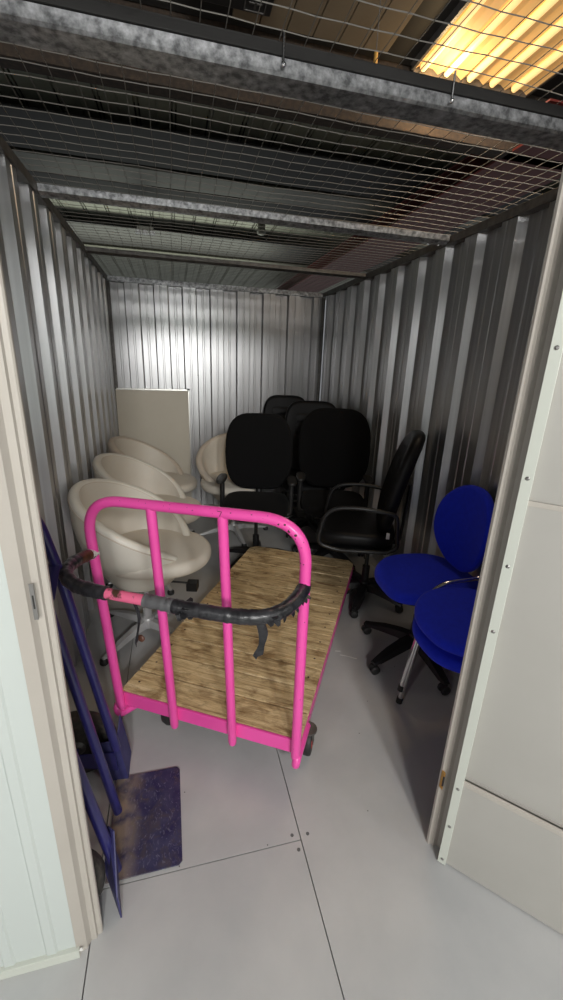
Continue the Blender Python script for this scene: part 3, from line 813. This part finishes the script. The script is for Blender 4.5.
def blue_swivel():
    t = thing('swivel_chair', 'royal blue fabric swivel chair on a black five-star base against the right wall', 'chair', (1.845, .915, 0), face(-1, .04))
    sz = .462
    star_base(t, .31, .12, math.radians(290), seat_z=sz - .02); mech(t, sz)
    def sh(x, y):
        k = y / .25; return (x * (1 - .13 * max(-k, 0) ** 2 - .12 * max(k, 0) ** 2), y)
    bm = NB(); cushion(bm, outline(.50, .51, 64, 3.3, sh), .062, .028, .008, warp=lambda x, y, z: (x, y + .01, sz + z - .030 * max(0, -y / .25) ** 3 + .012 * (x / .245) ** 2)); link('seat', bm, M['blue'], t, smooth=True)
    bm = NB(); cushion(bm, outline(.45, .46, 48, 2.9, sh), .016, .006, 0, warp=lambda x, y, z: (x, y + .01, sz - .015 + z - .024 * max(0, -y / .25) ** 3 + .012 * (x / .245) ** 2)); link('seat_shell', bm, M['plastic'], t, smooth=True)
    bh = .46; z0 = sz + .085 + bh / 2
    def shb(x, y):
        k = y / (bh / 2); return (x * (1 - .22 * max(k, 0) ** 2.2 - .26 * max(-k, 0) ** 2), y)
    bm = NB(); cushion(bm, outline(.44, bh, 64, 2.6, shb), .05, .022, .008, warp=back_warp(z0, .235, .10, .05, .23)); link('backrest', bm, M['blue'], t, smooth=True)
    bm = NB(); cushion(bm, outline(.40, bh * .92, 48, 2.6, shb), .012, .005, 0, warp=back_warp(z0, .246, .10, .05, .23)); link('back_shell', bm, M['plastic'], t, smooth=True)
    bm = NB(); tube(bm, fillet([(0, .08, sz - .03), (0, .225, sz - .03), (0, .265, z0)], .05), .026, 10, flat=.4); link('back_bracket', bm, M['plastic'], t, smooth=True)
    return t
blue_swivel()

def stack_chair(label, loc, rz):
    t = thing('stacking_chair', label, 'chair', loc, rz, None)
    sz = .490
    def sh(x, y):
        k = y / .225; return (x * (1 - .16 * max(-k, 0) ** 2.4 - .10 * max(k, 0)), y)
    bm = NB(); cushion(bm, outline(.47, .46, 64, 2.8, sh), .048, .022, .008, warp=lambda x, y, z: (x, y, sz + z - .020 * max(0, -y / .23) ** 3 + .016 * (x / .235) ** 2)); link('seat', bm, M['blue'], t, smooth=True)
    bm = NB(); cushion(bm, outline(.45, .30, 48, 2.8), .035, .015, .006, warp=back_warp(sz + .30, .235, .16, .03, .22)); link('backrest', bm, M['blue'], t, smooth=True)
    for s in (-1, 1):
        bm = NB(); tube(bm, [(s * .185, -.105, sz - .01), (s * .215, -.155, .012)], .0125, 12); lg = link('leg', bm, M['chrome'], t, smooth=True)
        bm = NB(); cyl(bm, (s * .2145, -.153, .030), (s * .2155, -.156, .0), .0155, 12, .0155); link('foot_cap', bm, M['rubber'], lg)
        bm = NB(); tube(bm, [(s * .185, .12, sz - .01), (s * .215, .225, .012)], .0125, 12); lg = link('leg', bm, M['chrome'], t, smooth=True)
        bm = NB(); cyl(bm, (s * .2145, .223, .030), (s * .2155, .227, .0), .0135, 12); link('foot_cap', bm, M['rubber'], lg)
        bm = NB(); tube(bm, fillet([(s * .19, -.06, sz + .006), (s * .246, -.055, sz + .03), (s * .246, .02, sz + .070), (s * .235, .20, sz + .085), (s * .20, .245, sz + .20), (s * .19, .275, sz + .36)], [.03, .03, .04, .05], 5), .0095, 10); link('side_tube', bm, M['chrome'], t, smooth=True)
    bm = NB(); tube(bm, [(-.185, -.105, sz - .01), (.185, -.105, sz - .01)], .009, 10); tube(bm, [(-.185, .12, sz - .01), (.185, .12, sz - .01)], .009, 10); link('seat_frame', bm, M['chrome'], t, smooth=True)
    return t
stack_chair('lower blue chair of the two stacked by the right door jamb', (1.738, .385, 0), face(-1, .02))
stack_chair('upper blue chair of the stacked pair, chrome side tube showing above its seat', (1.737, .385, .074), face(-1, .02))

def tub_chair(label, loc, rz, hb=.535, hf=.125, rad=.345, zb=.372, dirty=False, off=.785):
    """cream swivel tub: round bowl, rim high behind and low in front, thick round cushion"""
    t = thing('tub_chair', label, 'chair', loc, rz, None)
    star_base(t, .33, .085, off, 'silver', 4, zb + .02, glide=True)
    n = 64
    def rim(a):   # a=0 straight behind
        c = (1 + math.cos(a)) / 2
        return hf + (hb - hf) * (c ** .74)
    def bowl(u, a, inset=0.):
        h = rim(a); z = zb + h * u
        k = (z - zb) / .40
        r = rad * (.36 + .64 * math.sin(min(1, .10 + k * .84) * PI / 2) ** .85)
        return r - inset, z
    bm = NB(); rings = []
    us = [0, .02, .08, .18, .30, .45, .60, .74, .86, .95, 1.0]
    A = [2 * PI * k / n for k in range(n)]
    def pt(a, r, z): return (r * math.sin(a), r * math.cos(a), z)
    rings.append([pt(a, .05, zb - .012) for a in A])
    for u in us:
        rings.append([pt(a, *bowl(u, a)) for a in A])
    th = .055
    for j in range(1, 8):   # rolled rim
        q = PI * j / 8
        rr = []
        for a in A:
            r, z = bowl(1, a); rr.append(pt(a, r - th / 2 + th / 2 * math.cos(q), z + .026 * math.sin(q)))
        rings.append(rr)
    nout = len(rings)
    for u in reversed([.55, .7, .85, 1.0][:-0 or None]):
        rr = []
        for a in A:
            r, z = bowl(u, a, th); zmin = zb + .115
            if z < zmin: z = zmin - .001 * (1 - u)
            rr.append(pt(a, r, z))
        rings.append(rr)
    for rr_, z in ((.2, zb + .11), (.05, zb + .11)):
        rings.append([pt(a, rr_, z) for a in A])
    V = [[bm.verts.new(p) for p in r] for r in rings]
    for i, (P_, Q) in enumerate(zip(V, V[1:])):
        for k in range(n):
            f = bm.faces.new((P_[k], P_[(k + 1) % n], Q[(k + 1) % n], Q[k])); f.material_index = 0 if i < nout - 1 else 1
    bm.faces.new(V[0]); bm.faces.new(V[-1])
    sh_ = link('shell', bm, [M['creamdirty' if dirty else 'cream'], M['creamlite']], t, smooth=True)
    for off_, du in ((.0045, .965), (th - .001, 1.0)):
        bm = NB(); P_ = []
        for a in A:
            r, z = bowl(1, a)
            if off_ < .01: P_.append(pt(a, r + .0005, z - .004))
            else: P_.append(pt(a, r - th * .93, z + .008))
        tube(bm, P_, .0032, 6, closed=True); link('piping', bm, M['creamdirty'], sh_, smooth=True)
    bm = NB()
    cushion(bm, outline(rad * 1.66, rad * 1.78, 60, 2.15), .080, .036, .016, warp=lambda x, y, z: (x, y - .075, zb + .125 + z - .010 * max(0, -y / .3) ** 2)); link('seat_cushion', bm, M['creamlite'], t, smooth=True)
    bm = NB(); lathe(bm, [(.10, zb - .022), (.10, zb - .008), (.05, zb - .005)], 20); link('swivel_plate', bm, M['plastic'], t)
    bm = NB(); tube(bm, [(.02, -.05, zb - .03), (.03, -.24, zb - .045)], .006, 8); box(bm, -.005, .06, -.30, -.235, zb - .085, zb - .035, .006); link('lever', bm, M['plastic'], t)
    return t
tub_chair('nearest cream leather tub chair, left wall, behind the pink trolley hoop', (.362, 1.43, 0), face(.95, -.24), off=1.09)
tub_chair('middle cream leather tub chair of the three along the left wall', (.362, 2.155, 0), face(.96, -.2), off=.6, dirty=False)
tub_chair('farthest cream tub chair by the left wall, in front of the beige board', (.362, 2.88, 0), face(.97, -.2), off=.4, dirty=True)
tub_chair('grubby cream tub chair facing the door beside the beige board, partly behind a black chair', (1.075, 2.88, 0), face(-.25, -1), off=.4, dirty=True)
# loose black lever of the nearest tub chair and a cable on the floor
t = thing('black_cable', 'thin black cable looped on the floor beside the nearest cream tub chair', 'cable', (.70, 1.55, 0))
bm = NB(); tube(bm, [(0.0, 0, .004), (.06, .05, .004), (.12, .04, .004), (.16, -.02, .004), (.12, -.06, .004), (.05, -.05, .004), (.02, .0, .0075), (-.06, .06, .004), (-.12, .05, .004)], .0035, 8); link('cable_run', bm, M['rubber'], t, smooth=True)

# whiteboard leaning on the back wall
t = thing('presentation_board', 'blank beige presentation board in a thin metal frame, leaning in the back left corner', 'board', (.358, 3.715, 0))
t.rotation_euler = (math.radians(-1.6), 0, 0)
bm = NB(); box(bm, -.355, .355, -.008, .008, .02, 1.28); link('panel', bm, M['board'], t)
for nm, a in (('frame_rail', (-.368, .368, 1.278, 1.296)), ('frame_rail', (-.368, .368, .005, .02)), ('frame_stile', (-.368, -.355, .02, 1.278)), ('frame_stile', (.355, .368, .02, 1.278))):
    bm = NB(); box(bm, a[0], a[1], -.013, .012, a[2], a[3], .002); link(nm, bm, M['alu'], t)
for s in (-1, 1):
    bm = NB(); box(bm, s * .36 - .014, s * .36 + .014, -.016, .015, 1.285, 1.302, .003); link('corner_cap', bm, M['plastic'], t)

# ------------------------------------------------------------ lights
def area(name, loc, rot, sx, sy, e, col, shape='RECTANGLE'):
    l = bpy.data.lights.new(name, 'AREA'); l.shape = shape; l.size = sx; l.size_y = sy; l.energy = e; l.color = col
    o = bpy.data.objects.new(name, l); C.objects.link(o); o.location = loc; o.rotation_euler = rot; return o
def point(name, loc, e, col, r=.12):
    l = bpy.data.lights.new(name, 'POINT'); l.energy = e; l.color = col; l.shadow_soft_size = r
    o = bpy.data.objects.new(name, l); C.objects.link(o); o.location = loc; return o
for x, y, e in ((-1.8, -2.6, 36), (.45, -3.5, 165), (1.05, -3.5, 165), (3.4, -2.6, 36)):
    point('corridor_lamp', (x, y, 2.62), e, (1, .985, .96), .16)
point('amber_lamp_end', (2.12, 1.78, 3.08), 3.5, (1, .70, .36), .04)
area('amber_lamp_light', (2.35, 1.3, ZC - .06), (0, 0, 0), .7, 1.1, 9, (1, .85, .66))
area('deck_fill_light', (.6, 6.2, 2.7), (PI, 0, 0), 3.0, .4, 22, (.95, 1, .84))  # unseen up-facing light added to brighten the olive roof decking
w_ = bpy.data.worlds.new('world'); bpy.context.scene.world = w_; w_.use_nodes = True
w_.node_tree.nodes['Background'].inputs[0].default_value = (.9, .95, 1, 1); w_.node_tree.nodes['Background'].inputs[1].default_value = .19

# ------------------------------------------------------------ camera (solved from the room's edges)
yaw, pitch, roll, f = .2557, .3131, .0367, 416.2062
r0 = Vector((math.cos(yaw), -math.sin(yaw), 0)); fw = Vector((math.sin(yaw) * math.cos(pitch), math.cos(yaw) * math.cos(pitch), -math.sin(pitch)))
u0 = r0.cross(fw); rr = r0 * math.cos(roll) + u0 * math.sin(roll); uu = u0 * math.cos(roll) - r0 * math.sin(roll)
cam = bpy.data.cameras.new('camera'); co = bpy.data.objects.new('camera', cam); C.objects.link(co)
co.matrix_world = Matrix(((rr.x, uu.x, -fw.x, .5669), (rr.y, uu.y, -fw.y, -.8488), (rr.z, uu.z, -fw.z, 1.5698), (0, 0, 0, 1)))
cam.sensor_fit = 'VERTICAL'; cam.sensor_height = 36; cam.sensor_width = 36; cam.lens = 36 * f / 1000; cam.clip_start = .02
sc = bpy.context.scene; sc.camera = co
sc.view_settings.view_transform = 'Standard'; sc.view_settings.look = 'None'; sc.view_settings.gamma = 1; sc.view_settings.use_curve_mapping = False
sc.view_settings.exposure = 0.45
